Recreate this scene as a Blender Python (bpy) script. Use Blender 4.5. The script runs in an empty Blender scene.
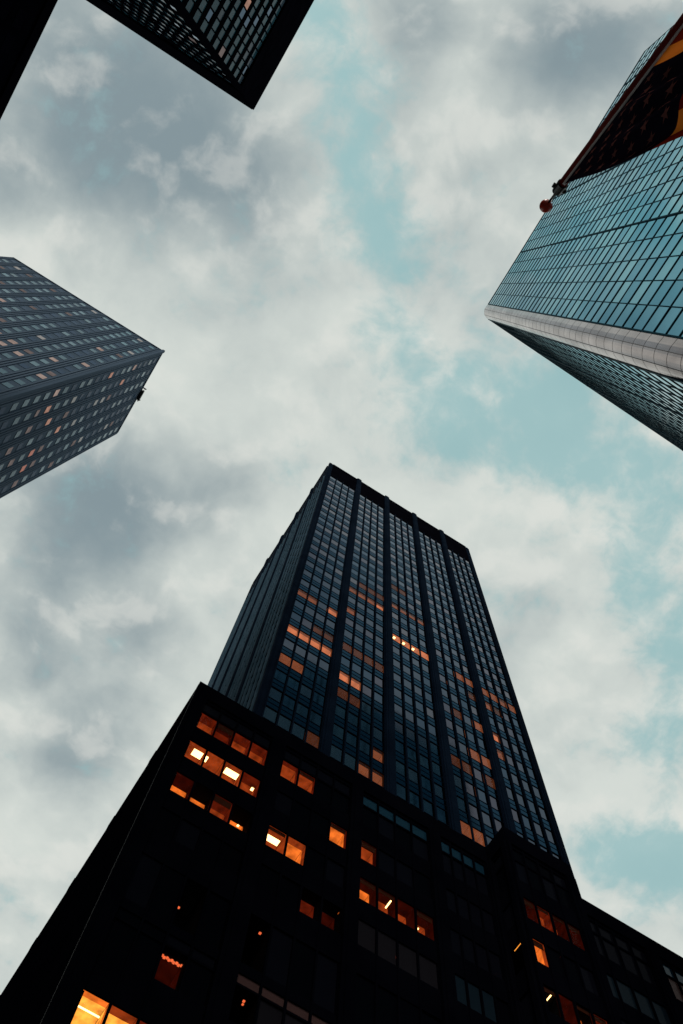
import bpy, math, random
from mathutils import Vector, Matrix
random.seed(7)
C = bpy.context.scene.collection
S = bpy.context.scene
GZ = -1.7                       # the ground; the camera is at the origin, 1.7 m above it

# ------------------------------------------------------------------ camera
F = 900.0; VP = (384.0, 286.0)  # focal length in pixels, pixel of the zenith
cz = Vector((VP[0]-341.5, -(VP[1]-512), -F)).normalized()
cx = Vector((1, 0, 0)); cx = (cx - cz*cx.dot(cz)).normalized(); cy = cz.cross(cx)
a = math.radians(32)
AX = cx*math.cos(a) + cy*math.sin(a); AY = -cx*math.sin(a) + cy*math.cos(a)
M = Matrix((AX, AY, cz))
cam_d = bpy.data.cameras.new('camera'); cam = bpy.data.objects.new('camera', cam_d); C.objects.link(cam)
cam.matrix_world = M.to_4x4()
cam_d.sensor_width = 36; cam_d.lens = 36*F/1024; cam_d.clip_start = 0.05; cam_d.clip_end = 8000
S.camera = cam
def proj(w):
    c = M.transposed() @ Vector(w)
    if c.z > -0.01: return (-9999, -9999)
    return (341.5 + F*c.x/-c.z, 512 - F*c.y/-c.z)

# ------------------------------------------------------------------ materials
def mat(name): 
    m = bpy.data.materials.new(name); m.use_nodes = True
    nt = m.node_tree; nt.nodes.clear()
    out = nt.nodes.new('ShaderNodeOutputMaterial')
    return m, nt, out
def N(nt, t, **k):
    n = nt.nodes.new(t)
    for a_, v in k.items(): setattr(n, a_, v)
    return n
def surf(name, c1, c2=None, rough=.5, scale=.5, metal=0, spec=.5, bump=0, stretch=(1,1,1), rvar=.1, bdist=.02, ior=1.5, tint=(1, 1, 1)):
    m, nt, out = mat(name); L = nt.links
    p = N(nt, 'ShaderNodeBsdfPrincipled'); L.new(p.outputs[0], out.inputs[0])
    p.inputs['Metallic'].default_value = metal; p.inputs['Specular IOR Level'].default_value = spec
    p.inputs['IOR'].default_value = ior; p.inputs['Specular Tint'].default_value = (*tint, 1)
    tc = N(nt, 'ShaderNodeTexCoord'); mp = N(nt, 'ShaderNodeMapping'); L.new(tc.outputs['Object'], mp.inputs[0])
    mp.inputs['Scale'].default_value = stretch
    nz = N(nt, 'ShaderNodeTexNoise'); L.new(mp.outputs[0], nz.inputs[0]); nz.inputs['Scale'].default_value = scale; nz.inputs['Detail'].default_value = 6
    mx = N(nt, 'ShaderNodeMix', data_type='RGBA'); c2 = c2 or tuple(x*.6 for x in c1)
    r = N(nt, 'ShaderNodeMapRange'); L.new(nz.outputs[0], r.inputs[0]); r.inputs[1].default_value = .3; r.inputs[2].default_value = .7
    L.new(r.outputs[0], mx.inputs[0]); mx.inputs[6].default_value = (*c1, 1); mx.inputs[7].default_value = (*c2, 1)
    L.new(mx.outputs[2], p.inputs['Base Color'])
    r2 = N(nt, 'ShaderNodeMapRange'); L.new(nz.outputs[0], r2.inputs[0])
    r2.inputs[3].default_value = max(0, rough-rvar); r2.inputs[4].default_value = rough+rvar; L.new(r2.outputs[0], p.inputs['Roughness'])
    if bump:
        b = N(nt, 'ShaderNodeBump'); b.inputs['Strength'].default_value = bump; b.inputs['Distance'].default_value = bdist
        L.new(nz.outputs[0], b.inputs['Height']); L.new(b.outputs[0], p.inputs['Normal'])
    return m
def glass(name, c, rough=.06, spec=.5, metal=0, wav=.02, ior=1.3, tint=(1, 1, 1)):
    return surf(name, c, tuple(x*.75 for x in c), rough, .25, metal, spec, ior=ior, tint=tint, bump=wav, rvar=min(.04, rough*.5), bdist=.3)
def clear(name, k):
    m, nt, out = mat(name); L = nt.links
    t = N(nt, 'ShaderNodeBsdfTransparent'); t.inputs[0].default_value = (.9, .9, .9, 1)
    g = N(nt, 'ShaderNodeBsdfGlossy'); g.inputs['Roughness'].default_value = .05; g.inputs[0].default_value = (k, k*1.1, k*1.2, 1)
    f = N(nt, 'ShaderNodeFresnel'); f.inputs[0].default_value = 1.3
    x = N(nt, 'ShaderNodeMixShader'); L.new(f.outputs[0], x.inputs[0]); L.new(t.outputs[0], x.inputs[1]); L.new(g.outputs[0], x.inputs[2]); L.new(x.outputs[0], out.inputs[0])
    return m
def glow(name, c, s, var=.3, scale=.8):
    m, nt, out = mat(name); L = nt.links
    e = N(nt, 'ShaderNodeEmission'); e.inputs[0].default_value = (*c, 1)
    tc = N(nt, 'ShaderNodeTexCoord'); nz = N(nt, 'ShaderNodeTexNoise'); nz.inputs['Scale'].default_value = scale; nz.inputs['Detail'].default_value = 3
    oi = N(nt, 'ShaderNodeObjectInfo'); ad = N(nt, 'ShaderNodeVectorMath', operation='ADD')
    L.new(tc.outputs['Object'], ad.inputs[0]); sc = N(nt, 'ShaderNodeMath', operation='MULTIPLY'); L.new(oi.outputs['Random'], sc.inputs[0]); sc.inputs[1].default_value = 50
    L.new(sc.outputs[0], ad.inputs[1]); L.new(ad.outputs[0], nz.inputs[0])
    r = N(nt, 'ShaderNodeMapRange'); L.new(nz.outputs[0], r.inputs[0]); r.inputs[1].default_value = .3; r.inputs[2].default_value = .7
    r.inputs[3].default_value = s*(1-var); r.inputs[4].default_value = s*(1+var*.6); L.new(r.outputs[0], e.inputs[1]); L.new(e.outputs[0], out.inputs[0])
    return m
MT = dict(
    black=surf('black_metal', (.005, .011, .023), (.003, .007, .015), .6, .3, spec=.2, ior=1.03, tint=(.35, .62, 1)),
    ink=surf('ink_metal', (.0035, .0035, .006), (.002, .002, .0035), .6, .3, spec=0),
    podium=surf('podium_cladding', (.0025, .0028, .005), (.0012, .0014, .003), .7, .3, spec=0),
    trim=surf('steel_trim', (.014, .014, .016), rough=.5, spec=.2, ior=1.2),
    spand=glass('spandrel_glass', (.020, .030, .044), .12, .5, 1, ior=1.24, tint=(.50, .62, .74)),
    g1=glass('office_glass_a', (.050, .057, .074), .06, .5, 1, ior=1.3, tint=(.70, .77, .86)), g2=glass('office_glass_b', (.064, .062, .078), .08, .5, 1, ior=1.3, tint=(.74, .77, .85)),
    g3=glass('office_glass_c', (.036, .047, .066), .05, .5, 1, ior=1.3, tint=(.64, .74, .85)), g4=glass('office_glass_d', (.082, .080, .096), .10, .5, 1, ior=1.3, tint=(.80, .82, .88)),
    blind=surf('blind_cloth', (.10, .03, .015), rough=.9, spec=0),
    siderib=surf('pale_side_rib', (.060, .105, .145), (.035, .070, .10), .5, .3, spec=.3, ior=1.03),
    p6=glass('podium_glass_slate', (.008, .016, .024), .12, .4, ior=1.04),
    p0=glass('unlit_glass', (.0028, .003, .006), .2, 0),
    p1=glass('podium_glass_a', (.0018, .0022, .004), .10, .3, ior=1.03, tint=(.3, .5, 1)), p2=glass('podium_glass_b', (.004, .0045, .008), .12, .4, ior=1.03, tint=(.35, .55, 1)),
    p3=glass('podium_glass_blue', (.008, .032, .055), .10, .5, ior=1.12, tint=(.3, .75, 1)), p4=glass('podium_blind', (.012, .011, .014), .3, .3, ior=1.03),
    p5=glass('podium_blind_pink', (.075, .040, .038), .3, .3, ior=1.1),
    m1=glass('mirror_glass_a', (.19, .385, .49), .035, .6, .95, .010, tint=(.60, .84, .90)), m2=glass('mirror_glass_b', (.155, .335, .44), .04, .6, .95, .014, tint=(.55, .80, .87)),
    m3=glass('mirror_glass_c', (.24, .47, .54), .04, .6, .95, .012, tint=(.64, .86, .92)),
    mul=surf('dark_mullion', (.010, .055, .080), rough=.4, spec=.3, ior=1.03, tint=(.25, .7, 1)),
    band=surf('corner_metal', (.50, .40, .385), (.24, .17, .16), .17, .5, .8, .5, bump=.15, stretch=(1, 1, .35), bdist=.1),
    groove=surf('corner_joint', (.10, .085, .085), rough=.6),
    cream=surf('slate_cladding', (.068, .102, .146), (.054, .083, .121), .6, .05, spec=.4, ior=1.06, stretch=(1, 1, .25), tint=(.35, .62, 1)),  # base colour lightened a little to stand in for distance haze
    rib=surf('slate_rib', (.074, .110, .156), (.057, .087, .127), .6, .06, spec=.4, ior=1.08, stretch=(1, 1, .2), tint=(.42, .68, 1)),  # ribs lifted for haze like the cladding
    s1=glass('strip_glass_a', (.055, .145, .205), .10, .5, ior=1.12, tint=(.32, .75, 1)), s2=glass('strip_glass_b', (.095, .21, .28), .16, .5, ior=1.15, tint=(.45, .8, 1)), s3=glass('strip_glass_c', (.045, .085, .15), .20, .3, ior=1.06, tint=(.35, .62, 1)),
    s4=glass('strip_blind', (.34, .30, .30), .3, .4),
    t1=glass('teal_glass_a', (.030, .095, .13), .08, .5, ior=1.06, tint=(.32, .75, 1)), t2=glass('teal_glass_b', (.038, .11, .145), .1, .5, ior=1.07, tint=(.38, .78, 1)), t3=glass('teal_glass_c', (.060, .095, .13), .12, .5, ior=1.07, tint=(.55, .8, 1)),
    clear=clear('clear_pane', .3), clearp=clear('clear_podium_pane', .04), dark=surf('dark_interior', (.008, .006, .006), rough=.8, spec=.1, ior=1.05),
    ground=surf('city_ground', (.07, .07, .07), (.045, .045, .045), .85, .2, spec=.2),
    asphalt=surf('asphalt', (.055, .055, .058), (.04, .04, .042), .8, 3, spec=.3, bump=.3),
    pave=surf('pavement', (.22, .21, .20), (.15, .145, .14), .8, 1.5, spec=.3, bump=.2),
    paint=surf('road_paint', (.7, .7, .66), rough=.6, scale=4), stone=surf('limestone', (.24, .21, .18), (.17, .15, .13), .8, .8, bump=.2),
    pole=surf('red_painted_pole', (.13, .012, .008), (.07, .006, .004), .5, 3, spec=.4, ior=1.07, tint=(1, .25, .2)),
    ball=surf('red_ball', (.60, .045, .012), (.45, .025, .008), .28, 6, spec=.5),
    iron=surf('black_iron', (.01, .01, .012), rough=.4), rope=surf('pale_canvas', (.50, .46, .46), (.38, .34, .34), .8, 12),
)
WARM = [(1, .08, .02), (1, .075, .02), (1, .085, .02), (1, .13, .022), (1, .19, .022), (1, .33, .04)]
LV = {0: .0, 1: .022, 2: .085, 3: .26, 4: .80, 5: 1.35}
for i in range(1, 6):
    MT['w%d' % i] = glow('painted_room_glow_%d' % i, WARM[i], LV[i]*1.25, .55, 1.6)  # room light put into ceiling and wall surfaces as emission
    MT['t_w%d' % i] = glow('painted_office_glow_%d' % i, (1, .27, .10), LV[i]*.9)  # same emissive stand-in for lamplight in the tower rooms
MT['lamp'] = glow('tube_light', (1, .62, .22), 5.0, .1); MT['dot'] = glow('small_bulb', (1, .16, .05), 1.1, .2); MT['redglow'] = glow('orange_pane', (1, .56, .42), .36, .25)
MT['redglow2'] = glow('red_pane', (1, .46, .36), .33, .25); MT['paleglow'] = glow('pale_lit_pane', (1, .76, .66), .30, .3); MT['dimglow'] = glow('dim_lit_pane', (1, .82, .78), .13, .3)

# ------------------------------------------------------------------ mesh helpers
class MB:
    def __init__(s): s.v = []; s.f = []; s.m = []; s.ms = []
    def mi(s, m):
        if m not in s.ms: s.ms.append(m)
        return s.ms.index(m)
    def poly(s, pts, m): 
        n = len(s.v); s.v += [tuple(p) for p in pts]; s.f.append(tuple(range(n, n+len(pts)))); s.m.append(s.mi(m))
    def hexa(s, P, m):           # 8 corners: bottom ring 0-3, top ring 4-7
        n = len(s.v); s.v += [tuple(p) for p in P]; k = s.mi(m)
        for q in ((3, 2, 1, 0), (4, 5, 6, 7), (0, 1, 5, 4), (1, 2, 6, 5), (2, 3, 7, 6), (3, 0, 4, 7)):
            s.f.append(tuple(n+i for i in q)); s.m.append(k)
    def box(s, x0, x1, y0, y1, z0, z1, m):
        s.hexa([(x0, y0, z0), (x1, y0, z0), (x1, y1, z0), (x0, y1, z0), (x0, y0, z1), (x1, y0, z1), (x1, y1, z1), (x0, y1, z1)], m)
    def build(s, name, parent=None, smooth=False, loc=(0, 0, 0), mw=None):
        me = bpy.data.meshes.new(name); me.from_pydata(s.v, [], s.f)
        for m in s.ms: me.materials.append(MT[m])
        me.polygons.foreach_set('material_index', s.m)
        if smooth: me.polygons.foreach_set('use_smooth', [True]*len(s.f))
        me.update(); o = bpy.data.objects.new(name, me); C.objects.link(o)
        if parent: o.parent = parent
        o.location = loc
        if mw is not None: o.matrix_local = mw
        return o
def thing(name, label, cat, loc, group=None):
    o = bpy.data.objects.new(name, None); C.objects.link(o); o.location = loc; o.empty_display_size = 2
    o['label'] = label; o['category'] = cat
    if group: o['group'] = group
    return o

class Face:
    """One facade: start point, direction (the building lies to the left of it), local x along, y inwards, z up."""
    def __init__(s, root, p0, p1, z0=0):
        s.root = root; d = Vector((p1[0]-p0[0], p1[1]-p0[1], 0)); s.L = d.length; d.normalize()
        s.mw = Matrix.Translation((p0[0], p0[1], 0)) @ Matrix.Rotation(math.atan2(d.y, d.x), 4, 'Z')
        s.lw = Matrix.Translation(-root.location) @ s.mw
        s.win = []
    def part(s, mb, name): return mb.build(name, s.root, mw=s.lw)
    def w(s, p): return s.mw @ Vector(p)

meshcache = {}
def pane_obj(face, x0, x1, z0, z1, y, m, tilt, name='window'):
    key = (round(x1-x0, 3), round(z1-z0, 3), m)
    if key not in meshcache:
        b = MB(); w, h = x1-x0, z1-z0
        b.box(0, w, 0, .03, 0, h, m); meshcache[key] = b
        o = b.build(name); me = o.data; bpy.data.objects.remove(o); meshcache[key] = me
    o = bpy.data.objects.new(name, meshcache[key]); C.objects.link(o); o.parent = face.root
    o.matrix_local = face.lw @ Matrix.Translation((x0, y, z0)) @ Matrix.Rotation(tilt[0], 4, 'X') @ Matrix.Rotation(tilt[1], 4, 'Z')
    return o
def area(face, w):
    x0, x1, z0, z1 = w[:4]
    q = [proj(face.w(p)) for p in ((x0, 0, z0), (x1, 0, z0), (x1, 0, z1), (x0, 0, z1))]
    c = (sum(p[0] for p in q)/4, sum(p[1] for p in q)/4)
    if not (0 < c[0] < 683 and 0 < c[1] < 1024): return 0
    return abs(sum(q[i][0]*q[(i+1) % 4][1]-q[(i+1) % 4][0]*q[i][1] for i in range(4)))/2
def emit_windows(root, wins, keep=100, hidden=lambda p: False):
    """wins: (face, x0, x1, z0, z1, y, material, tilt)"""
    for w in wins: assert len(w) == 8
    sc = sorted(((0 if hidden(w[0].w((w[1], 0, w[3]))) else area(w[0], w[1:5]), i) for i, w in enumerate(wins)), reverse=True)
    big = {i for s_, i in sc[:keep] if s_ > 0}
    rest = MB()
    for i, w in enumerate(wins):
        f, x0, x1, z0, z1, y, m, t = w
        if i in big: pane_obj(f, x0, x1, z0, z1, y, m, t)
        else:
            L = Matrix.Translation((x0, y, z0)) @ Matrix.Rotation(t[0], 4, 'X') @ Matrix.Rotation(t[1], 4, 'Z')
            A = f.lw @ L; W, H = x1-x0, z1-z0
            rest.poly([A @ Vector(p) for p in ((0, 0, 0), (W, 0, 0), (W, 0, H), (0, 0, H))], m)
    if rest.f:
        o = rest.build('window', root); o['kind'] = 'stuff'
def lit_window(face, x0, x1, z0, z1, near, deep, pre='w', lamps=(), y=.12, split=.45, depth=2.2, lamp_m='lamp'):
    """clear pane with a lit room behind it: two ceiling fields and walls that emit the room light themselves, lamps under the ceiling"""
    w, h = x1-x0, z1-z0
    b = MB(); b.poly([(0, 0, 0), (w, 0, 0), (w, 0, h), (0, 0, h)], 'clear' if pre == 't' else 'clearp')
    root = b.build('lit_window', face.root, mw=face.lw @ Matrix.Translation((x0, y, z0)))
    r = MB(); lvm = lambda lv: 'dark' if lv == 0 else (('t_w%d' if pre == 't' else 'w%d') % lv)
    for ya, yb, lv in ((.02, split, near), (split, depth, deep)):
        r.poly([(0, ya, h), (0, yb, h), (0, yb, 0), (0, ya, 0)], lvm(lv)); r.poly([(w, ya, 0), (w, yb, 0), (w, yb, h), (w, ya, h)], lvm(lv))  # side walls glow at the level of the ceiling beside them
    r.poly([(0, depth, 0), (w, depth, 0), (w, depth, h), (0, depth, h)], lvm(deep)); r.poly([(0, .02, 0), (w, .02, 0), (w, depth, 0), (0, depth, 0)], 'dark')
    ro = r.build('room_wall', root)
    c = MB(); zc = h-.01
    def fld(ya, yb, lv):
        m = 'dark' if lv == 0 else (('t_w%d' if pre == 't' else 'w%d') % lv)
        c.poly([(0.02, ya, zc), (0.02, yb, zc), (w-.02, yb, zc), (w-.02, ya, zc)], m)
    fld(.03, split, near); fld(split, depth, deep)  # ceiling glows by itself, in place of light cast by lamps
    c.build('ceiling', root)
    if pre == 'w' and lamp_m != 'dot' and random.random() < .55 and h > 1.5:      # a half-drawn roller blind
        bl = MB(); bh = random.uniform(.12, .34)*h; bl.box(.04, w-.04, .05, .07, h-bh, h-.02, 'blind'); bl.build('roller_blind', root)
    for l in lamps:              # (x, y, half width, half depth) under the ceiling
        lb = MB(); lx, ly, hw, hd = l
        lb.box(max(.03, lx-hw), min(w-.03, lx+hw), ly-hd, ly+hd, h-.10, h-.04, lamp_m); lb.build('ceiling_lamp', root)
    return root
def tl(a_=.004): return (random.gauss(0, a_), random.gauss(0, a_))

# ------------------------------------------------------------------ 1. the dark office tower in the middle
T = thing('office_tower', 'tall black office tower with five glass bays between dark columns behind the low block', 'skyscraper', (29.3, 56.4, GZ))
U0, U1, V0, V1, HT = 10.5, 48.2, 39.1, 74.1, 200.0
core = MB(); ox, oy = -29.3, -56.4
core.box(U0+2.7+ox, U1-2.7+ox, V0+2.7+oy, V1-.4+oy, 0, HT+1, 'dark'); core.box(U1-3+ox, U1-.05+ox, V0+3+oy, V1-.4+oy, .1, HT+.5, 'black')
core.build('wall', T)
b = MB(); b.box(U1-.5+ox, U1-.01+ox, V0+.5+oy, V0+3.1+oy, .1, HT+.5, 'black'); b.build('side_panel', T)
rf = MB(); rf.box(U0+.4+ox, U1-.4+ox, V0+.4+oy, V1-.4+oy, HT+1.0, HT+1.5, 'black'); rf.build('roof', T)
def column(face, x0, x1, y0, y1, z0, z1, m='black', name='column'):
    b = MB(); b.box(x0, x1, y0, y1, z0, z1, m)
    if x1-x0 > .8: b.box(x0+.28, x1-.28, y0-.06, y0, z0, z1-.05, m)
    return face.part(b, name)
PIT = 4.36; S0 = 77.15
sills = [S0+PIT*k for k in range(-3, 26)]
lit = {}
def add(l, near, deep, lamps=()):
    for key in l: lit[key] = (near, deep, lamps)
add([(0, 0, 8), (0, 1, 8)], 2, 3); add([(0, 3, 8)], 3, 4)
add([(0, i, 5) for i in range(4)], 3, 4); add([(0, 2, 6), (0, 3, 6)], 1, 2); add([(0, 0, 3), (0, 1, 3)], 3, 3)
add([(1, i, 4) for i in (0, 1)], 3, 4); add([(1, i, 3) for i in (0, 1)], 2, 2); add([(1, i, 6) for i in range(4)], 2, 2)
add([(1, 0, 11), (1, 1, 11), (1, 2, 11)], 2, 3); add([(1, 3, 11)], 2, 4); add([(1, i, 12) for i in (1, 2, 3)], 2, 2); add([(1, 0, 9)], 2, 3)
add([(2, i, 12) for i in range(4)], 1, 3); add([(2, 0, 14), (2, 1, 14)], 2, 2); add([(2, 3, 9)], 4, 4)
for i in range(3): lit[(2, i, 9)] = (4, 4, ((.75, .42, .17, .14),))
add([(3, 2, 9), (3, 3, 9), (4, 0, 9), (4, 1, 9)], 3, 3); add([(4, 2, 9)], 2, 3); add([(4, 3, 9)], 3, 3)
add([(4, 0, 8)], 2, 3); add([(4, 1, 8), (3, 3, 8)], 1, 2); add([(3, 1, 6)], 2, 2); add([(3, 3, 6)], 3, 3); add([(4, 0, 6)], 2, 4); add([(4, 0, 5)], 2, 3)
add([(3, 2, 4), (3, 3, 4)], 3, 3); add([(3, 0, 3), (3, 1, 3)], 2, 2); add([(3, 3, 3)], 2, 2); add([(3, 0, 0), (3, 1, 0)], 3, 3)
add([(1, 3, 1)], 1, 3); add([(1, 2, 0), (1, 3, 0)], 1, 3); add([(0, 3, 0)], 2, 2)
wins = []
ft = Face(T, (U0, V0), (U1, V0))
sp = MB(); mu = MB()
ztop = sills[-1]+2.4
xs = [(0, .95)] + [(7.42*i+.95-1.1+.0, 7.42*i+.95) for i in range(1, 5)] + [(ft.L-.95, ft.L)]
for i, (a0, a1) in enumerate(xs):
    column(ft, a0, a1, -.32 if 0 < i < 5 else 0, .5, 64, HT+.2 if 0 < i < 5 else HT, 'black', 'column')
bays = [(xs[i][1], xs[i+1][0]) for i in range(5)]
for b_, (a0, a1) in enumerate(bays):
    ww = (a1-a0)/4
    for i in range(0, 5):
        mu.box(a0+ww*i-.075, a0+ww*i+.075, -.12, .1, 64, ztop, 'black')
    for k_, s_ in enumerate(sills):
        k = k_-3
        sp.box(a0, a1, .10, .2, s_+2.4, s_+PIT, 'spand') if k < 25 else None
        sp.box(a0, a1, .06, .1, s_-.09, s_-.0, 'black'); sp.box(a0, a1, .06, .1, s_+2.4, s_+2.5, 'black')
        sp.box(a0, a1, .07, .1, s_-1.02, s_-.94, 'black')
        for w in range(4):
            x0, x1 = a0+ww*w+.07, a0+ww*(w+1)-.07
            if (b_, w, k) in lit:
                n_, d_, lm = lit[(b_, w, k)]; lit_window(ft, x0, x1, s_, s_+2.4, n_, d_, 't', lm, y=.14, split=.30)
            else:
                r = random.random(); m = 'g1' if r < .4 else 'g2' if r < .62 else 'g3' if r < .9 else 'g4'
                if k == 0 and b_ < 2: m = 'g4'
                wins.append((ft, x0, x1, s_, s_+2.4, .14, m, tl(.003)))
def join(*mbs):
    o = MB()
    for q in mbs:
        n_ = len(o.v); o.v += q.v; o.f += [tuple(i+n_ for i in f_) for f_ in q.f]; o.m += [o.mi(q.ms[k_]) for k_ in q.m]
    return o
hd = MB(); hd.box(.95, ft.L-.95, .02, .6, ztop, HT-.6, 'ink'); hd.box(.95, ft.L-.95, -.12, .6, HT-.6, HT, 'black'); ft.part(join(sp, mu, hd), 'facade_grid')
# left side of the tower
fs = Face(T, (U0, V1), (U0, V0))
sp = MB(); mu = MB(); nb = 5; bw = (fs.L-.95*2)/nb
for i in range(1, nb): column(fs, .95+bw*i-.45, .95+bw*i+.45, -.30, .5, 64, HT, 'black')
column(fs, 0, .95, 0, .5, 64, HT, 'black')
for b_ in range(nb):
    a0, a1 = .95+bw*b_+(.45 if b_ else 0), .95+bw*(b_+1)-(.45 if b_ < nb-1 else 0); ww = (a1-a0)/4
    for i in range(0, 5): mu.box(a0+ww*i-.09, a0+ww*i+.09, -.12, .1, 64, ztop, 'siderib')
    for s_ in sills:
        sp.box(a0, a1, .10, .2, s_+2.4, s_+PIT, 'spand'); sp.box(a0, a1, .05, .1, s_-.1, s_, 'black')
        for w in range(4): wins.append((fs, a0+ww*w+.06, a0+ww*(w+1)-.06, s_, s_+2.4, .13, random.choice(['g1', 'g3', 'g4', 'g4']), tl(.003)))
hd = MB(); hd.box(.95, fs.L-.95, .02, .6, ztop, HT-.6, 'black'); hd.box(.95, fs.L-.95, -.12, .6, HT-.6, HT, 'black'); fs.part(join(sp, mu, hd), 'facade_grid')
emit_windows(T, wins, 100)

# ------------------------------------------------------------------ 2. the low black block in front of it
PU0, PU1, PV0, PV1, PH = 4.05, 78.0, 33.2, 76.0, 65.0
B = thing('podium_block', 'low black office block with orange lit windows in front of the middle tower', 'office building', (41, 54.6, GZ))
bx_, by_ = -41, -54.6
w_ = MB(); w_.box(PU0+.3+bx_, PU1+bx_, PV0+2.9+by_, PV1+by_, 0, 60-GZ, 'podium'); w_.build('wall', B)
r_ = MB(); r_.box(PU0+.3+bx_, PU1-.02+bx_, PV0+.5+by_, PV1-.02+by_, 62.8-GZ, 63.3-GZ, 'podium'); r_.build('roof', B)
rows = [(61.45, 62.75, 'tr'), (58.9, 61.25, 'A'), (54.7, 57.0, 'B'), (50.5, 52.8, 'C'), (46.3, 48.6, 'D'), (40.15, 44.0, 'E'), (38.75, 39.45, 'F'), (36.3, 38.6, 'F2'), (31.5, 33.85, 'G'), (27.3, 29.6, 'H')]
rows += [(23.0-4.2*i, 25.4-4.2*i, 'L') for i in range(6)]
PW = []
def podium_face(f, cols, wpb, special, z_lo=GZ, header=True, fx0=0, fx1=None, styles=None):
    """cols: list of (x0,x1) piers; windows between them"""
    fx1 = f.L if fx1 is None else fx1
    for (a0, a1) in cols: column(f, a0, a1, -.25, .5, z_lo, PH-1.9, 'podium', 'pier')
    s = MB(); mu = MB()
    for i in range(len(cols)-1):
        a0, a1 = cols[i][1], cols[i+1][0]; n = wpb; ww = (a1-a0)/n
        zs = sorted(rows); prev = z_lo
        for (za, zb, nm) in zs:
            s.box(a0, a1, .05, .3, prev, za, 'podium'); prev = zb
            for w in range(n):
                x0, x1 = a0+ww*w+.06, a0+ww*(w+1)-.06
                sv = special.get((i, w, nm))
                if isinstance(sv, tuple): lit_window(f, x0, x1, za, zb, sv[0], sv[1], 'w', sv[2] if len(sv) > 2 else (), y=.14, split=sv[3] if len(sv) > 3 else .6, depth=sv[5] if len(sv) > 5 else 2.5, lamp_m=sv[4] if len(sv) > 4 else 'lamp')
                else:
                    m = sv or ('p2' if random.random() < .3 else 'p1')
                    PW.append((f, x0, x1, za, zb, .15, m, tl(.004)))
        s.box(a0, a1, .05, .3, prev, PH-1.9, 'podium')
        for w in (range(1, n) if n > 1 else (0, 1)): mu.box(a0+ww*w-.06, a0+ww*w+.06, -.02, .14, z_lo, PH-1.95, 'podium')
    h = MB(); h.box(fx0, fx1, -.1, .5, PH-1.9, PH, 'podium'); f.part(join(s, mu, h), 'facade_grid')
# front: piers, then the windows the photo shows lit
fp = Face(B, (PU0, PV0), (31.1, PV0))
cols = [(0, 1.1)] + [(7.08+7.08*i, 8.22+7.08*i) for i in range(3)] + [(fp.L-.4, fp.L)]
cols = [(0, 1.05), (6.95, 8.15), (14.2, 15.2), (21.3, 22.35), (fp.L-.35, fp.L)]
sp_ = {}
for w, v in enumerate([(2, 3), (1, 2), (2, 3), (2, 3)]): sp_[(0, w, 'A')] = v + ((), .75)
for w in (0, 1): sp_[(1, w, 'A')] = (2, 3, (), .35)
BIG = .52
sp_[(0, 0, 'B')] = (3, 3, ((1.05, .62, .46, .26),), .3); sp_[(0, 1, 'B')] = (3, 3, ((.10, .62, .20, .22),), .3)
sp_[(0, 2, 'B')] = (3, 3, ((.80, .62, .52, .24),), .3); sp_[(0, 3, 'B')] = (2, 3, ((1.2, .85, .10, .12),), .8)
sp_[(0, 0, 'C')] = (1, 4, (), 1.05); sp_[(0, 1, 'C')] = (0, 4, (), 1.15); sp_[(0, 2, 'C')] = (2, 3, (), 1.1); sp_[(0, 3, 'C')] = (0, 4, ((1.0, 1.2, .07, .06),), 1.15)
sp_[(1, 0, 'C')] = (3, 3, ((.70, .85, .58, .22),), .4); sp_[(1, 1, 'C')] = (3, 4, ((.08, .75, .1, .2),), .5)
sp_[(1, 3, 'B')] = (2, 4, ((.12, .9, .12, .14),), .35)
sp_[(2, 0, 'B')] = (1, 3, ((.08, .9, .08, .35),), .5)
sp_[(2, 0, 'C')] = (1, 4, (), .85); sp_[(2, 1, 'C')] = (1, 3, ((1.36, .7, .08, .34),), .9); sp_[(2, 2, 'C')] = (1, 3, (), 1.0); sp_[(2, 3, 'C')] = (1, 3, ((.25, 1.15, .07, .06), (.9, 1.2, .14, .06)), 1.0)
for w in range(4): sp_[(2, w, 'D')] = 'p4'; sp_[(2, w, 'tr')] = 'p3'; sp_[(3, w, 'tr')] = 'p3'
for w in range(3): sp_[(3, w, 'D')] = 'p6'
for w in range(4):
    sp_[(1, w, 'tr')] = 'p2'; sp_[(0, w, 'tr')] = 'p2'; sp_[(1, w, 'F')] = 'p5'; sp_[(1, w, 'F2')] = 'p4'
    for r in 'ABCE': sp_.setdefault((3, w, r), 'p2')
sp_[(2, 1, 'B')] = 'p2'; sp_[(2, 2, 'B')] = 'p2'; sp_[(1, 2, 'D')] = (0, 2, (), .8); sp_[(1, 3, 'D')] = (0, 1, (), .8)
sp_[(0, 0, 'G')] = (4, 5, ((.75, .9, .6, .03),), .35); sp_[(0, 1, 'G')] = (3, 5, (), .5); sp_[(0, 2, 'G')] = (2, 2); sp_[(0, 3, 'G')] = (1, 2)
# bulbs seen behind dark glass
sp_[(0, 2, 'F2')] = (0, 1, tuple((.18+.14*i, .50+.06*(i % 2), .06, .07) for i in range(9)), .6, 'dot')
sp_[(0, 2, 'E')] = (0, 0, ((.55, 1.9, .06, .06),), 1, 'dot')
sp_[(1, 0, 'E')] = (0, 0, ((.25, .75, .06, .06), (1.15, .75, .07, .07), (.2, 1.85, .05, .05)), 1, 'dot')
sp_[(1, 0, 'F2')] = (0, 0, ((.9, .55, .06, .06), (.95, .75, .05, .05)), 1, 'dot')
podium_face(fp, cols, 4, sp_)
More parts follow.
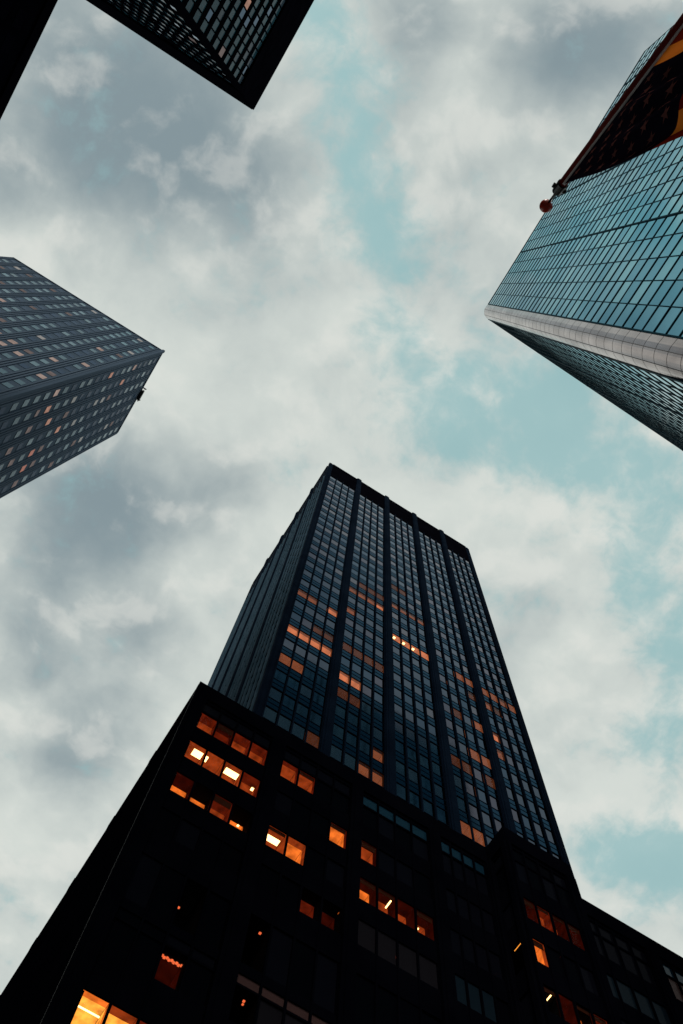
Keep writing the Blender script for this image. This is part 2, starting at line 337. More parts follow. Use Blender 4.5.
# projecting bay
fb = Face(B, (31.1, 30.7), (37.6, 30.7))
sb = {}
for w in range(4): sb[(0, w, 'B')] = (1, 3, (), .9)
sb[(0, 1, 'B')] = (2, 3, (), .7)
sb[(0, 0, 'C')] = (3, 4, (), .3); sb[(0, 0, 'D')] = (0, 1, ((1.18, .55, .06, .34),), 1.2); sb[(0, 1, 'D')] = (1, 1, (), 1.2)
sb[(0, 2, 'D')] = (0, 4, (), .9); sb[(0, 3, 'D')] = (2, 4, ((.1, .6, .06, .3),), .6)
podium_face(fb, [(0, .25), (5.6, fb.L)], 4, sb)
sd = Face(B, (31.1, PV0), (31.1, 30.7)); podium_face(sd, [(0, .5), (sd.L-.45, sd.L)], 1, {(0, 0, 'C'): (0, 0, ((.8, .07, .5, .035),), .1, 'w5', .13)}, fx1=sd.L)
s2 = Face(B, (37.6, 30.7), (37.6, PV0)); b = MB(); b.box(0, s2.L, 0, .5, GZ, PH, 'podium'); s2.part(b, 'side_panel')
b = MB(); b.box(31.6+bx_, 37.1+bx_, 31.2+by_, 36.2+by_, 62.7-GZ, 63.1-GZ, 'podium'); b.build('roof', B)
# right wing
fw = Face(B, (37.6, 32.65), (PU1, 32.65))
c3 = [(0, 1.9), (8.3, 9.5), (15.5, 16.7), (22.7, 23.9), (29.9, 31.1), (fw.L-1, fw.L)]
sw = {}
for w in range(4):
    sw[(1, w, 'tr')] = 'p3'; sw[(1, w, 'A')] = 'p5'; sw[(1, w, 'B')] = 'p2'
    for r in ('tr', 'A', 'B', 'C', 'D'): sw[(0, w, r)] = 'p6' if (w*3+ord(r[0])) % 3 == 0 else 'p2'
podium_face(fw, c3, 4, sw)
# left flank with shallow pilasters that break the silhouette
fl = Face(B, (PU0, PV1), (PU0, PV0))
b = MB(); b.box(0, fl.L-.2, .01, 1.2, GZ, PH-.08, 'podium'); b.box(fl.L-1.1, fl.L-.01, .03, .6, GZ, PH-.02, 'podium'); fl.part(b, 'side_wall')
for i in range(6):
    b = MB(); x = fl.L-1.1-7.1*(i+1); b.box(x, x+1.1, -.03, .2, GZ, PH-.06, 'podium'); fl.part(b, 'pilaster')
b = MB(); b.box(fl.L-.07, fl.L-.01, -.03, .03, GZ, PH-.4, 'trim'); fl.part(b, 'corner_trim')
# small canopy-like slab on the roof edge behind the bay
b = MB(); b.box(37.7+bx_, PU1-.05+bx_, 33.1+by_, 33.75+by_, 62.8-GZ, 63.25-GZ, 'podium'); b.build('roof', B)
b = MB(); b.box(39.2+bx_, 46+bx_, 34+by_, 38+by_, 63.3-GZ, 64.2-GZ, 'podium'); b.build('roof_slab', B)
emit_windows(B, PW, 100, hidden=lambda p: p.z < 24)

# ------------------------------------------------------------------ 3. slate tower on the left with window strips
G1 = thing('office_tower', 'slate grey tower at the left edge with rows of small separate windows and ribbed piers', 'skyscraper', (-65.8, 60.8, GZ))
H1 = 250.0; ux0, ux1, vv0, vv1 = -89.5, -42.2, 47.0, 74.0
b = MB(); b.box(ux0+65.8, ux1-.07+65.8, vv0+.07-60.8, vv1-60.8, 0, H1-GZ-.6, 'cream'); b.build('wall', G1)
b = MB(); b.box(ux0+65.8, ux1+65.8, vv0-60.8, vv1-60.8, H1-GZ-.6, H1-GZ, 'rib'); b.build('roof', G1)
wins = []
def strips(f, first, pitch, n, seed):
    rnd = random.Random(seed); ribs = MB()
    for i in range(n+1):
        c_ = first-pitch/2+pitch*i     # a pier of three fine ribs between two strips
        for dx in (-.62, 0, .62):
            if 0 < c_+dx < f.L: ribs.box(c_+dx-.17, c_+dx+.17, -.09, .2, GZ, H1-.7, 'rib')
    sb_ = MB()
    for i in range(n):
        x = first+pitch*i
        run = 0
        for k in range(50):
            z = GZ+3.2+5.05*k
            if z > H1-5: break
            r = rnd.random()
            f2 = .5+.5*math.sin(i*1.9+k*.23+seed)
            if r < .15+.5*f2: m = 's3'
            elif r < .74: m = 's1'
            elif r < .89: m = 's2'
            elif r < .935: m = 's4'
            elif r < .985: m = 'dimglow'
            else: m = 'paleglow' if seed == 1 else rnd.choice(['paleglow', 'dimglow', 'dimglow'])
            wins.append((f, x-.72, x+.72, z, z+2.5, .04, m, (rnd.gauss(0, .006), rnd.gauss(0, .006))))
            sb_.box(x-1.2, x+1.2, .0, .2, z-.10, z-.02, 'cream')
    ribs.box(.3, f.L-.3, -.18, .2, H1-1.2, H1-.7, 'rib'); f.part(join(ribs, sb_), 'facade_grid')
fa = Face(G1, (ux0, vv0), (ux1, vv0)); strips(fa, fa.L-2.6-3.55*12, 3.55, 13, 1)
fc = Face(G1, (ux1, vv0), (ux1, vv1)); strips(fc, 2.75, 3.73, 7, 2)
b = MB(); b.box(-.35, .35, -.35, .35, GZ, H1+.05, 'cream'); b.build('corner_pier', G1, mw=Matrix.Translation(-G1.location) @ Matrix.Translation((ux1-.05, vv0+.05, 0)))
# orange panes the photo shows on the right hand face
def nearwin(face, v, z, m):
    best = min(range(len(wins)), key=lambda i: 1e9 if wins[i][0] is not face else (wins[i][1]+.78-v)**2+(wins[i][3]+1.4-z)**2)
    w = wins[best]; wins[best] = w[:6]+(m,)+w[7:]
for v, z, m in ((49.7, 171.9, 'paleglow'), (53.4, 172, 'redglow'), (57.2, 172.5, 'redglow'), (60.9, 186, 'redglow'), (64.8, 173.8, 'redglow2'), (68.4, 174, 'redglow2'), (53.4, 162, 'dimglow'), (57.2, 162, 'dimglow'), (61, 160, 'dimglow'), (64.8, 164, 'dimglow'), (49.7, 203, 'redglow'), (49.8, 226, 'paleglow'), (53.5, 221, 'redglow'), (57, 216, 'dimglow'), (72.1, 174, 'dimglow'), (64, 180, 'dimglow')):
    nearwin(fc, v-vv0, z, m)
for u, z, m in ((-51.8, 172, 'paleglow'), (-48.3, 178, 'paleglow'), (-44.7, 172, 'dimglow'), (-44.8, 192, 'paleglow'), (-44.8, 212.5, 'dimglow'), (-48.5, 212.3, 'paleglow'), (-72.6, 222, 'dimglow'), (-76, 216, 'dimglow')):
    nearwin(fa, u-ux0, z, m)
emit_windows(G1, wins, 100)

CR = thing('maintenance_cradle', 'small dark window cleaning cradle hanging off the roof edge of the slate grey tower', 'cradle', (-41.95, 60.8, H1-2.2))
b = MB(); b.box(0, .8, -1.5, 1.5, .0, .12, 'iron'); b.box(.74, .8, -1.5, 1.5, 0, 1.0, 'iron'); b.box(0, .8, -1.5, -1.4, .1, 1.0, 'iron'); b.box(0, .8, 1.4, 1.5, .1, 1.0, 'iron'); b.build('basket', CR)
for y in (-1.8, 1.8):
    b = MB(); b.box(-3.5, .7, y-.15, y+.15, 2.45, 2.75, 'iron'); b.box(.5, .62, y-.05, y+.05, .1, 2.45, 'iron'); b.box(.45, .7, min(y, y*.8), max(y, y*.8), 0.02, .12, 'iron'); b.build('davit_arm', CR)

# ------------------------------------------------------------------ 4. black grid tower, top left
G2 = thing('office_tower', 'black tower with a close grid of teal windows under a wide dark roof band', 'skyscraper', (-64, -38, GZ))
H2 = 200.0
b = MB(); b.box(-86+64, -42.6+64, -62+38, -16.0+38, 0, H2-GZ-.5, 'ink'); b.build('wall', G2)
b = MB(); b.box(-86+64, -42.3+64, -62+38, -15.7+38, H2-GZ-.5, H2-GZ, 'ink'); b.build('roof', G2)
wins = []
def grid(f, x_first, sgn, n, seed, glows={}):
    rnd = random.Random(seed); sp = MB(); mu = MB()
    lo = min(x_first, x_first+sgn*1.67*n); hi = max(x_first, x_first+sgn*1.67*n)
    zs = [181.0-5.0*(k+1) for k in range(36)]
    for i in range(n+1):
        x = x_first+sgn*1.67*i; mu.box(x-.07, x+.07, -.10, .15, 0, 181, 'ink')
    for k, z in enumerate(zs):
        sp.box(lo, hi, -.06, .2, z-.05, z+1.85, 'ink')
        for i in range(n):
            x = x_first+sgn*1.67*i; x0, x1 = min(x, x+sgn*1.67)+.08, max(x, x+sgn*1.67)-.05
            m = glows.get((i, k)) or rnd.choice(['t1', 't1', 't2', 't2', 't3', 'g3'])
            wins.append((f, x0, x1, z+1.85, z+4.95, .06, m, (rnd.gauss(0, .006), rnd.gauss(0, .006))))
    hd = MB(); hd.box(0, f.L, -.35, .2, 181.0, H2+.1, 'ink'); f.part(join(sp, mu, hd), 'facade_grid')
    return lo, hi
f1 = Face(G2, (-42.3, -61), (-42.3, -15.7)); lo, hi = grid(f1, f1.L-.62, -1, 26, 5, {(5, 4): 'redglow', (0, 4): 'dimglow', (9, 3): 'dimglow'})
f2 = Face(G2, (-42.3, -15.7), (-85, -15.7)); grid(f2, 1.0, 1, 25, 6, {(1, 5): 'dimglow'})
b = MB(); b.box(-.55, .34, -.34, .55, 0, H2+.05, 'ink'); b.build('corner_pier', G2, mw=Matrix.Translation(-G2.location) @ Matrix.Translation((-42.3, -16.0, 0)))
emit_windows(G2, wins, 100)

# ------------------------------------------------------------------ 5. plain black building, far top left corner
G3 = thing('office_building', 'plain unlit black building cutting across the top left corner of the view', 'office building', (-72, 13, GZ))
H3 = 120.0
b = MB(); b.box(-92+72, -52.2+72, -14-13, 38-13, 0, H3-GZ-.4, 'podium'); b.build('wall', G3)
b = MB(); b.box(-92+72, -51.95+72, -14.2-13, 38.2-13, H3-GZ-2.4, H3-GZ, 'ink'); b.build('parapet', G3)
f = Face(G3, (-52.2, -14), (-52.2, 38)); wins = []
for k in range(26):
    for i in range(17):
        wins.append((f, 1.0+3*i, 3.2+3*i, 5+4.3*k, 7.4+4.3*k, -.04, 'p0', tl(.002)))
emit_windows(G3, wins, 100)

# ------------------------------------------------------------------ 6. mirrored teal tower with the rounded metal corner
G4 = thing('glass_tower', 'mirrored teal glass tower at the right edge with a rounded pale metal corner strip', 'skyscraper', (45, -35, GZ))
H4 = 200.0
A0, A1 = (21.0, -8.6), (19.6, -66.0)          # left face, running away from the corner
B0, B1 = (22.85, -6.05), (77.0, -5.2)         # right face
FH = 3.38
zf = [H4-.9-FH*k for k in range(60)]
b = MB()
P = [(21.25, -8.6), (23.0, -6.35), (76.8, -5.5), (76.8, -66), (19.9, -66)]
ring = lambda z: [(x-45, y+35, z) for x, y in P]
n = len(P)
lo_, hi_ = ring(0), ring(H4-GZ-.3)
b.poly(hi_[::-1], 'mul'); b.poly(lo_, 'mul')
for i in range(n): b.poly([lo_[i], lo_[(i+1) % n], hi_[(i+1) % n], hi_[i]], 'mul')
b.build('wall', G4)
wins = []
fA = Face(G4, A0, A1); fB = Face(G4, B1, B0)
def curtain(f, xs, heavy, seed, w=.055, out=.06, hz=.10, bigy=.10, py=.01, tlt=.002):
    rnd = random.Random(seed); v = MB(); h = MB()
    for i, x in enumerate(xs):
        ww = w*2.2 if i in heavy else w; v.box(x-ww, x+ww, -out-(.06 if i in heavy else 0), .12, GZ, H4-.8, 'mul')
    for z in zf: h.box(min(xs), max(xs), -bigy, .12, z-hz, z+hz, 'mul')
    xo = sorted(xs)
    for k, z in enumerate(zf):
        if z-FH < GZ: continue
        for i in range(len(xo)-1):
            wins.append((f, xo[i]+.03, xo[i+1]-.03, z-FH+.05, z-.05, py, rnd.choice(['m1', 'm1', 'm2', 'm3']), (rnd.gauss(0, tlt), rnd.gauss(0, tlt))))
    c = MB(); c.box(0, f.L, -.04, .3, H4-.9, H4, 'mul'); f.part(join(v, h, c), 'facade_grid')
nA = 23; curtain(fA, [.05+(fA.L-.1)/nA*i for i in range(nA+1)], {0, 5, 10, 15, 20}, 3, w=.035, hz=.08, out=.03, bigy=.04, py=.03, tlt=.002)
nB = int(fB.L/2.6); curtain(fB, [fB.L-.05-2.6*i for i in range(nB+1)], {0, 5, 10, 15, 20}, 4, w=.09, out=.03, hz=.16, bigy=.045, py=.015, tlt=.0008)
emit_windows(G4, wins, 100)
# rounded corner: from (21.0,-8.6) straight to (21,-7.6), arc to (22.85,-6.05)
prof = [(20.98, -8.55), (20.93, -7.9)]
cxr, cyr, rr = 22.75, -7.85, 1.82
for i in range(13):
    t = math.radians(180-90*i/12); prof.append((cxr+rr*math.cos(t), cyr+rr*math.sin(t)))
prof.append((22.95, -6.03))
b = MB()
def ringat(off, z):
    out = []
    for i, (x, y) in enumerate(prof):
        dx, dy = x-24.2, y+9.4; l = math.hypot(dx, dy); out.append((x-dx/l*off-45, y-dy/l*off+35, z-GZ))
    return out
zz = [H4]
for z in zf: 
    if z < GZ+1: break
    zz += [z, z-.12]
zz.append(GZ)
for k in range(len(zz)-1):
    gro = k % 2 == 1; off = .07 if gro else 0.0
    R0, R1 = ringat(off, zz[k+1]), ringat(off, zz[k])
    for i in range(len(prof)-1): b.poly([R0[i+1], R0[i], R1[i], R1[i+1]], 'groove' if gro else 'band')
    if not gro:
        for zq in (zz[k], zz[k+1]):
            Q0, Q1 = ringat(0, zq), ringat(.07, zq)
            for i in range(len(prof)-1): b.poly([Q0[i], Q0[i+1], Q1[i+1], Q1[i]], 'groove')
b.poly(ringat(0, H4-.01)+[(24.3-45, -9+35, H4-GZ-.01)], 'band')
for x in (4, 9):       # two fine vertical seams
    p = prof[x]; b.box(p[0]-45-.03, p[0]-45+.03, p[1]+35-.03, p[1]+35+.03, 0, H4-GZ-.1, 'groove')
o = b.build('corner_strip', G4)
b = MB()               # dark slot that starts as a point and widens downwards
q0 = prof[11]; q1 = prof[13]
b.poly([(q1[0]-45-.02, q1[1]+35+.06, 75-GZ), (prof[9][0]-45, prof[9][1]+35+.12, 48-GZ), (q1[0]-45, q1[1]+35+.10, 48-GZ)], 'black')
b.box(prof[9][0]-45, q1[0]-45, prof[9][1]+35, q1[1]+35+.12, 0, 48-GZ, 'black'); b.build('vent_slot', G4)

# ------------------------------------------------------------------ 7. low stone building behind the camera, flag pole, flag
G5 = thing('stone_building', 'low limestone building on the pavement that carries the angled flagpole', 'building', (0, -20, GZ))
b = MB(); b.box(-18, 18, -14, 13.8, 0, 5.8, 'stone'); b.build('wall', G5)
b = MB(); b.box(-18.3, 18.3, -14.3, 14.1, 5.8, 6.2, 'stone'); b.build('cornice', G5)
f = Face(G5, (18, -6.2), (-18, -6.2))
for i in range(9):
    for z in (.9,):
        b = MB(); b.box(2+4*i-.95, 2+4*i+.95, -.05, .05, z, z+2.4, 'stone'); fr = f.part(b, 'window_frame')
        b = MB(); b.box(2+4*i-.8, 2+4*i+.8, -.10, -.05, z+.15, z+2.25, 'p2'); b.build('pane', fr)
b = MB(); b.box(17, 19, -.12, 0, GZ, 1.2, 'iron'); f.part(b, 'door')

TIP = Vector((.898, -1.423, 9.0)); D = Vector((.831, -2.663, 7.2))-TIP; D.normalize()
BASE = TIP+D*((-6.2+1.423)/D.y)
def tube(mb, p, q, r0, r1, m, n=20, caps=True):
    d = (q-p).normalized(); x = d.orthogonal().normalized(); y = d.cross(x); k = mb.mi(m); s0 = len(mb.v)
    for (c_, r) in ((p, r0), (q, r1)):
        for i in range(n):
            t = 2*math.pi*i/n; mb.v.append(tuple(c_+x*r*math.cos(t)+y*r*math.sin(t)))
    for i in range(n): mb.f.append((s0+i, s0+(i+1) % n, s0+n+(i+1) % n, s0+n+i)); mb.m.append(k)
    if caps: mb.f.append(tuple(s0+i for i in range(n))[::-1]); mb.m.append(k); mb.f.append(tuple(s0+n+i for i in range(n))); mb.m.append(k)
def ball(mb, c_, r, m, n=28, h=18):
    s0 = len(mb.v); k = mb.mi(m)
    for j in range(h+1):
        ph = math.pi*j/h
        for i in range(n): mb.v.append((c_.x+r*math.sin(ph)*math.cos(2*math.pi*i/n), c_.y+r*math.sin(ph)*math.sin(2*math.pi*i/n), c_.z+r*math.cos(ph)))
    for j in range(h):
        for i in range(n): mb.f.append((s0+j*n+i, s0+j*n+(i+1) % n, s0+(j+1)*n+(i+1) % n, s0+(j+1)*n+i)); mb.m.append(k)
FP = thing('flagpole', 'slanting dark red flagpole with a red ball on its tip, jutting across the teal tower', 'flagpole', BASE)
O = lambda p: p-BASE
b = MB(); tube(b, O(BASE), O(TIP+D*.30), .075, .040, 'pole', 24); b.build('pole', FP, True)
b = MB(); tube(b, O(TIP+D*.36), O(TIP), .014, .010, 'iron', 12); b.build('spindle', FP, True)
b = MB(); ball(b, O(TIP), .062, 'ball'); b.build('ball_finial', FP, True)
b = MB(); tube(b, O(TIP+D*.22), O(TIP+D*.34), .046, .052, 'iron', 14)
side = D.cross(Vector((0, 0, 1))).normalized()
tube(b, O(TIP+D*.27-side*.068), O(TIP+D*.27+side*.068), .024, .024, 'iron', 12); b.build('truck', FP)
b = MB(); b.box(-.2, .2, -.06, .02, -.35, .35, 'iron'); tube(b, Vector((0, 0, 0)), -D*.35, .10, .09, 'iron', 16); b.build('bracket', FP)

# flag: hoist along the pole, cloth hanging down from it in folds
def flagmats():
    def cloth(name, c, tr):
        m, nt, out = mat(name); L = nt.links
        d = N(nt, 'ShaderNodeBsdfDiffuse'); d.inputs[0].default_value = (*c, 1); t = N(nt, 'ShaderNodeBsdfTranslucent'); t.inputs[0].default_value = (*tr, 1)
        x = N(nt, 'ShaderNodeMixShader'); x.inputs[0].default_value = .35; L.new(d.outputs[0], x.inputs[1]); L.new(t.outputs[0], x.inputs[2]); L.new(x.outputs[0], out.inputs[0])
        tc = N(nt, 'ShaderNodeTexCoord'); w = N(nt, 'ShaderNodeTexNoise'); w.inputs['Scale'].default_value = 14; L.new(tc.outputs['Object'], w.inputs[0])
        bp = N(nt, 'ShaderNodeBump'); bp.inputs['Strength'].default_value = .3; bp.inputs['Distance'].default_value = .02; L.new(w.outputs[0], bp.inputs['Height']); L.new(bp.outputs[0], d.inputs['Normal'])
        return m
    MT['fred'] = cloth('flag_dark_stripe', (.16, .014, .006), (.30, .020, .008)); MT['fwhite'] = cloth('flag_orange_stripe', (1.0, .24, .03), (1.0, .28, .03))
    MT['fblue'] = cloth('flag_canton', (.006, .005, .010), (.010, .006, .012)); MT['fstar'] = cloth('flag_star', (.16, .06, .055), (.20, .07, .06))
flagmats()
HL, FL = 2.62, 5.3; CH, CF = 7/13, .44; OFF = .31
FP0 = TIP+D*OFF
def FPt(s, t, lift=0.0):
    """s along the hoist 0..1 from the tip, t along the fly 0..1"""
    p = FP0+D*(HL*s)
    drop = Vector((.02, .04*math.sin(s*5), -1)); q = p+Vector((0, 0, -.17))+drop*(FL*t)
    rip = min(1, t*5)*(.09*math.sin(s*15+t*3.2)+.08*math.sin(s*31-t*5+1))*(.4+t)
    vs = min(1, t*4)*(.10*math.sin(t*7+s*2))
    gather = -.0*t
    return q+Vector((rip*(.15+.85*min(1, s*2.5))+lift+.10*t, vs*(.2+.8*min(1, s*2))+gather, .05*math.sin(t*9+s*4)*min(1, t*3)))
FG = thing('flag', 'large flag with dark starred canton and orange red stripes hanging from the slanting pole', 'flag', FP0)
NS, NT = 13*6, 90
def fpatch(name, sel):
    mb = MB(); idx = {}
    def vid(i, j):
        if (i, j) not in idx: idx[(i, j)] = len(mb.v); mb.v.append(tuple(FPt(i/NS, j/NT)-FP0))
        return idx[(i, j)]
    for i in range(NS):
        for j in range(NT):
            m = sel(i//6, (j+.5)/NT)
            if m: mb.f.append((vid(i, j), vid(i+1, j), vid(i+1, j+1), vid(i, j+1))); mb.m.append(mb.mi(m))
    return mb
fpatch('stripes', lambda st, t: None if (st < 7 and t < CF) else ('fred' if st % 2 == 0 else 'fwhite')).build('stripes', FG, True)
b = fpatch('canton', lambda st, t: 'fblue' if (st < 7 and t < CF) else None)
for r in range(9):
    for c_ in range(11):
        if (r+c_) % 2: continue
        s_, t_ = CH*(r+1)/10, CF*(c_+1)/12
        rs, rt = .075/HL, .075/FL
        for lift in (.006, -.006):
            pts = []
            for k in range(10):
                rad = 1 if k % 2 == 0 else .40; an = math.pi/2+k*math.pi/5
                pts.append(FPt(s_+rs*rad*math.cos(an), t_-rt*rad*math.sin(an), lift)-FP0)
            b.poly(pts, 'fstar')
b.build('canton', FG)
b = MB()
for i in range(60):
    p, q = FPt(i/60, 0)-FP0, FPt((i+1)/60, 0)-FP0
    up = Vector((0, 0, .075)); w = Vector((.012, 0, 0)); e1, e2 = .006*math.sin(i*1.3), .006*math.sin((i+1)*1.3)
    b.hexa([p-w, q-w, q+w, p+w, p-w+up+Vector((0, 0, e1)), q-w+up+Vector((0, 0, e2)), q+w+up+Vector((0, 0, e2)), p+w+up+Vector((0, 0, e1))], 'rope')
b.build('header', FG)

# ------------------------------------------------------------------ ground, road, pavements
def struct(name, mb):
    o = mb.build(name); o['kind'] = 'structure'; return o
b = MB(); b.poly([(-3000, -3000, GZ-.02), (3000, -3000, GZ-.02), (3000, 3000, GZ-.02), (-3000, 3000, GZ-.02)], 'ground'); struct('ground', b)
b = MB(); b.poly([(-500, 3, GZ-.012), (500, 3, GZ-.012), (500, 24, GZ-.012), (-500, 24, GZ-.012)], 'asphalt'); b.poly([(-34, 24, GZ-.012), (-4, 24, GZ-.012), (-4, 500, GZ-.012), (-34, 500, GZ-.012)], 'asphalt'); struct('road', b)
b = MB()
for i in range(-60, 60): b.poly([(i*7, 13.4, GZ-.008), (i*7+3, 13.4, GZ-.008), (i*7+3, 13.55, GZ-.008), (i*7, 13.55, GZ-.008)], 'paint')
for i in range(12): b.poly([(-33+2.4*i, 24.8, GZ-.008), (-31.8+2.4*i, 24.8, GZ-.008), (-31.8+2.4*i, 28, GZ-.008), (-33+2.4*i, 28, GZ-.008)], 'paint')
struct('road_marking', b)
for x0, x1, y0, y1 in ((-4, 120, 24, 110), (-130, -34, 24, 110), (-130, 120, -90, 3)):
    b = MB(); b.box(x0, x1, y0, y1, GZ-.015, GZ+.12, 'pave'); struct('pavement', b)

# ------------------------------------------------------------------ sky
W = bpy.data.worlds.new('World'); S.world = W; W.use_nodes = True
nt = W.node_tree; nt.nodes.clear(); L = nt.links
out = N(nt, 'ShaderNodeOutputWorld'); bg = N(nt, 'ShaderNodeBackground'); L.new(bg.outputs[0], out.inputs[0])
EL, RO = math.radians(38), math.radians(210)
sky = N(nt, 'ShaderNodeTexSky'); sky.sky_type = 'NISHITA'; sky.sun_disc = False; sky.sun_elevation = EL; sky.sun_rotation = RO
tc = N(nt, 'ShaderNodeTexCoord'); sx = N(nt, 'ShaderNodeSeparateXYZ'); L.new(tc.outputs['Generated'], sx.inputs[0])
def m_(op, a_, b_=None, c_=None, clamp=False):
    n = N(nt, 'ShaderNodeMath', operation=op); n.use_clamp = clamp
    for i, v in enumerate((a_, b_, c_)):
        if v is None: continue
        if isinstance(v, (int, float)): n.inputs[i].default_value = v
        else: L.new(v, n.inputs[i])
    return n.outputs[0]
dz = m_('MAXIMUM', sx.outputs[2], .08)
cb = N(nt, 'ShaderNodeCombineXYZ'); L.new(m_('DIVIDE', sx.outputs[0], dz), cb.inputs[0]); L.new(m_('DIVIDE', sx.outputs[1], dz), cb.inputs[1])
def noise(scale, det, rough, off, dist=0, src=None):
    n = N(nt, 'ShaderNodeTexNoise'); mp = N(nt, 'ShaderNodeMapping'); mp.inputs['Location'].default_value = off
    L.new(src or cb.outputs[0], mp.inputs[0]); L.new(mp.outputs[0], n.inputs[0])
    n.inputs['Scale'].default_value = scale; n.inputs['Detail'].default_value = det; n.inputs['Roughness'].default_value = rough; n.inputs['Distortion'].default_value = dist
    return n
wn = noise(7, 4, .55, (3, 1, 0))
wv = N(nt, 'ShaderNodeVectorMath', operation='SUBTRACT'); L.new(wn.outputs['Color'], wv.inputs[0]); wv.inputs[1].default_value = (.5, .5, .5)
ws = N(nt, 'ShaderNodeVectorMath', operation='MULTIPLY_ADD'); L.new(wv.outputs[0], ws.inputs[0]); ws.inputs[1].default_value = (.060, .060, 0); L.new(cb.outputs[0], ws.inputs[2])
def field(bumps):
    acc = None
    for x, y, r in bumps:
        d = N(nt, 'ShaderNodeVectorMath', operation='DISTANCE'); L.new(ws.outputs[0], d.inputs[0]); d.inputs[1].default_value = (x, y, 0)
        q = m_('DIVIDE', d.outputs['Value'], r*1.15); e = m_('POWER', 2.718, m_('MULTIPLY', m_('MULTIPLY', q, q), -1.0))
        acc = e if acc is None else m_('ADD', acc, e)
    return acc
BLUE = [(-0.22, -0.186, 0.050), (-0.139, -0.143, 0.046), (-0.091, -0.076, 0.044), (-0.029, -0.038, 0.038), (0.029, 0.037, 0.037), (0.115, 0.066, 0.058), (0.205, 0.041, 0.072), (0.302, 0.026, 0.068), (0.389, 0.018, 0.058), (0.43, 0.125, 0.044), (0.526, 0.158, 0.053), (0.575, 0.265, 0.049), (0.597, 0.432, 0.035), (0.63, 0.384, 0.058), (0.707, 0.409, 0.064)]
GREY = [(-0.392, 0.012, 0.093), (-0.306, 0.039, 0.07), (-0.243, -0.023, 0.064), (-0.178, -0.016, 0.064), (-0.37, -0.079, 0.093), (-0.19, 0.374, 0.07), (-0.111, 0.373, 0.058), (-0.049, 0.305, 0.058), (-0.149, 0.477, 0.058), (-0.133, 0.588, 0.058), (-0.032, 0.492, 0.047), (0.069, -0.346, 0.105), (0.026, -0.288, 0.058), (-0.411, 0.116, 0.047), (-0.006, 0.616, 0.047), (-0.033, 0.699, 0.047), (-0.114, -0.245, 0.047)]
n1 = noise(6.8, 10, .53, (0, 0, 0), 0, ws.outputs[0]); n2 = noise(3.2, 8, .55, (5.2, 2.1, 0), .2); n3 = noise(22, 7, .6, (1.2, 7.7, 0), 0, ws.outputs[0])
fb_ = field(BLUE); fg_ = field(GREY)
def mr(v, a0, a1, b0=0., b1=1., smooth=True):
    n = N(nt, 'ShaderNodeMapRange'); n.interpolation_type = 'SMOOTHSTEP' if smooth else 'LINEAR'
    L.new(v, n.inputs[0]); n.inputs[1].default_value = a0; n.inputs[2].default_value = a1; n.inputs[3].default_value = b0; n.inputs[4].default_value = b1
    return n.outputs[0]
def mr_(v, a0, a1, b0=0., b1=1.): return mr(v, a0, a1, b0, b1)
n4 = noise(48, 6, .62, (8.1, 3.3, 0), 0, ws.outputs[0])
off = N(nt, 'ShaderNodeVectorMath', operation='ADD'); L.new(ws.outputs[0], off.inputs[0]); off.inputs[1].default_value = (.018, .026, 0)
n1b = noise(6.8, 10, .53, (0, 0, 0), 0, off.outputs[0]); 
relief = m_('SUBTRACT', n1.outputs[0], n1b.outputs[0])           # thicker towards the light or away from it
bsum = m_('ADD', m_('MULTIPLY', fb_, .50), m_('MULTIPLY', m_('SUBTRACT', n1.outputs[0], .5), 1.7))
bsum = m_('ADD', bsum, m_('MULTIPLY', m_('SUBTRACT', n3.outputs[0], .5), 1.0)); bsum = m_('ADD', bsum, m_('MULTIPLY', m_('SUBTRACT', n4.outputs[0], .5), .45))
blue = mr(bsum, .10, .72)
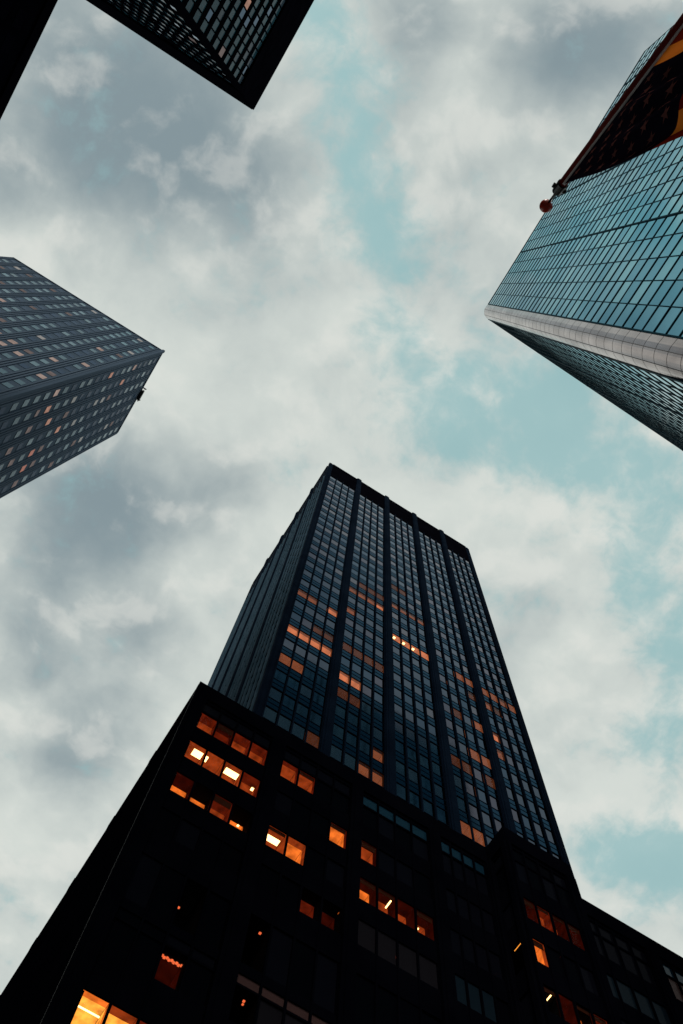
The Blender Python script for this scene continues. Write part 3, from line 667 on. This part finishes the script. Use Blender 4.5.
gsum = m_('ADD', m_('MULTIPLY', fg_, .46), m_('MULTIPLY', m_('SUBTRACT', n1.outputs[0], .5), .95)); gsum = m_('ADD', gsum, m_('MULTIPLY', m_('SUBTRACT', n2.outputs[0], .5), .8))
gsum = m_('ADD', gsum, m_('MULTIPLY', m_('SUBTRACT', n3.outputs[0], .5), .12)); gsum = m_('ADD', gsum, m_('MULTIPLY', relief, .45))
grey = mr(gsum, -.28, .92)
def mix(fac, a_, b_):
    n = N(nt, 'ShaderNodeMix', data_type='RGBA'); L.new(fac, n.inputs[0])
    for i, v in ((6, a_), (7, b_)):
        if isinstance(v, tuple): n.inputs[i].default_value = (*v, 1)
        else: L.new(v, n.inputs[i])
    return n.outputs[2]
# light clouds and rain-grey bases, given in units of the background strength below
K = 10.0
cl = mix(grey, (.66*K, .705*K, .665*K), (.235*K, .305*K, .335*K))
cl = mix(m_('MULTIPLY', mr(m_('MULTIPLY', relief, -1.0), .01, .14), .30), cl, (.80*K, .79*K, .74*K))
tint = N(nt, 'ShaderNodeMix', data_type='RGBA', blend_type='MULTIPLY'); tint.inputs[0].default_value = 1; L.new(sky.outputs[0], tint.inputs[6]); tint.inputs[7].default_value = (1.0, 1.0, .72, 1)
clear_sky = mix(m_("ADD", 0.62, 0.0), tint.outputs[2], (.42*K, .74*K, .75*K))   # thin high haze veils the blue
fin = mix(m_('MULTIPLY', blue, .82), cl, clear_sky)
L.new(fin, bg.inputs[0]); bg.inputs[1].default_value = .1
sun = bpy.data.lights.new('sun', 'SUN'); sun.energy = 1.4; sun.angle = math.radians(14); sun.color = (1, .93, .85)
so = bpy.data.objects.new('sun', sun); C.objects.link(so)
sd_ = Vector((math.sin(RO)*math.cos(EL), math.cos(RO)*math.cos(EL), math.sin(EL)))
so.rotation_euler = (-sd_).to_track_quat('-Z', 'Y').to_euler(); so.location = (0, 0, 300)

S.view_settings.view_transform = 'Standard'; S.view_settings.look = 'None'; S.view_settings.gamma = 1; S.view_settings.exposure = 0
S.cycles.max_bounces = 6; S.cycles.transparent_max_bounces = 8; S.cycles.use_denoising = True
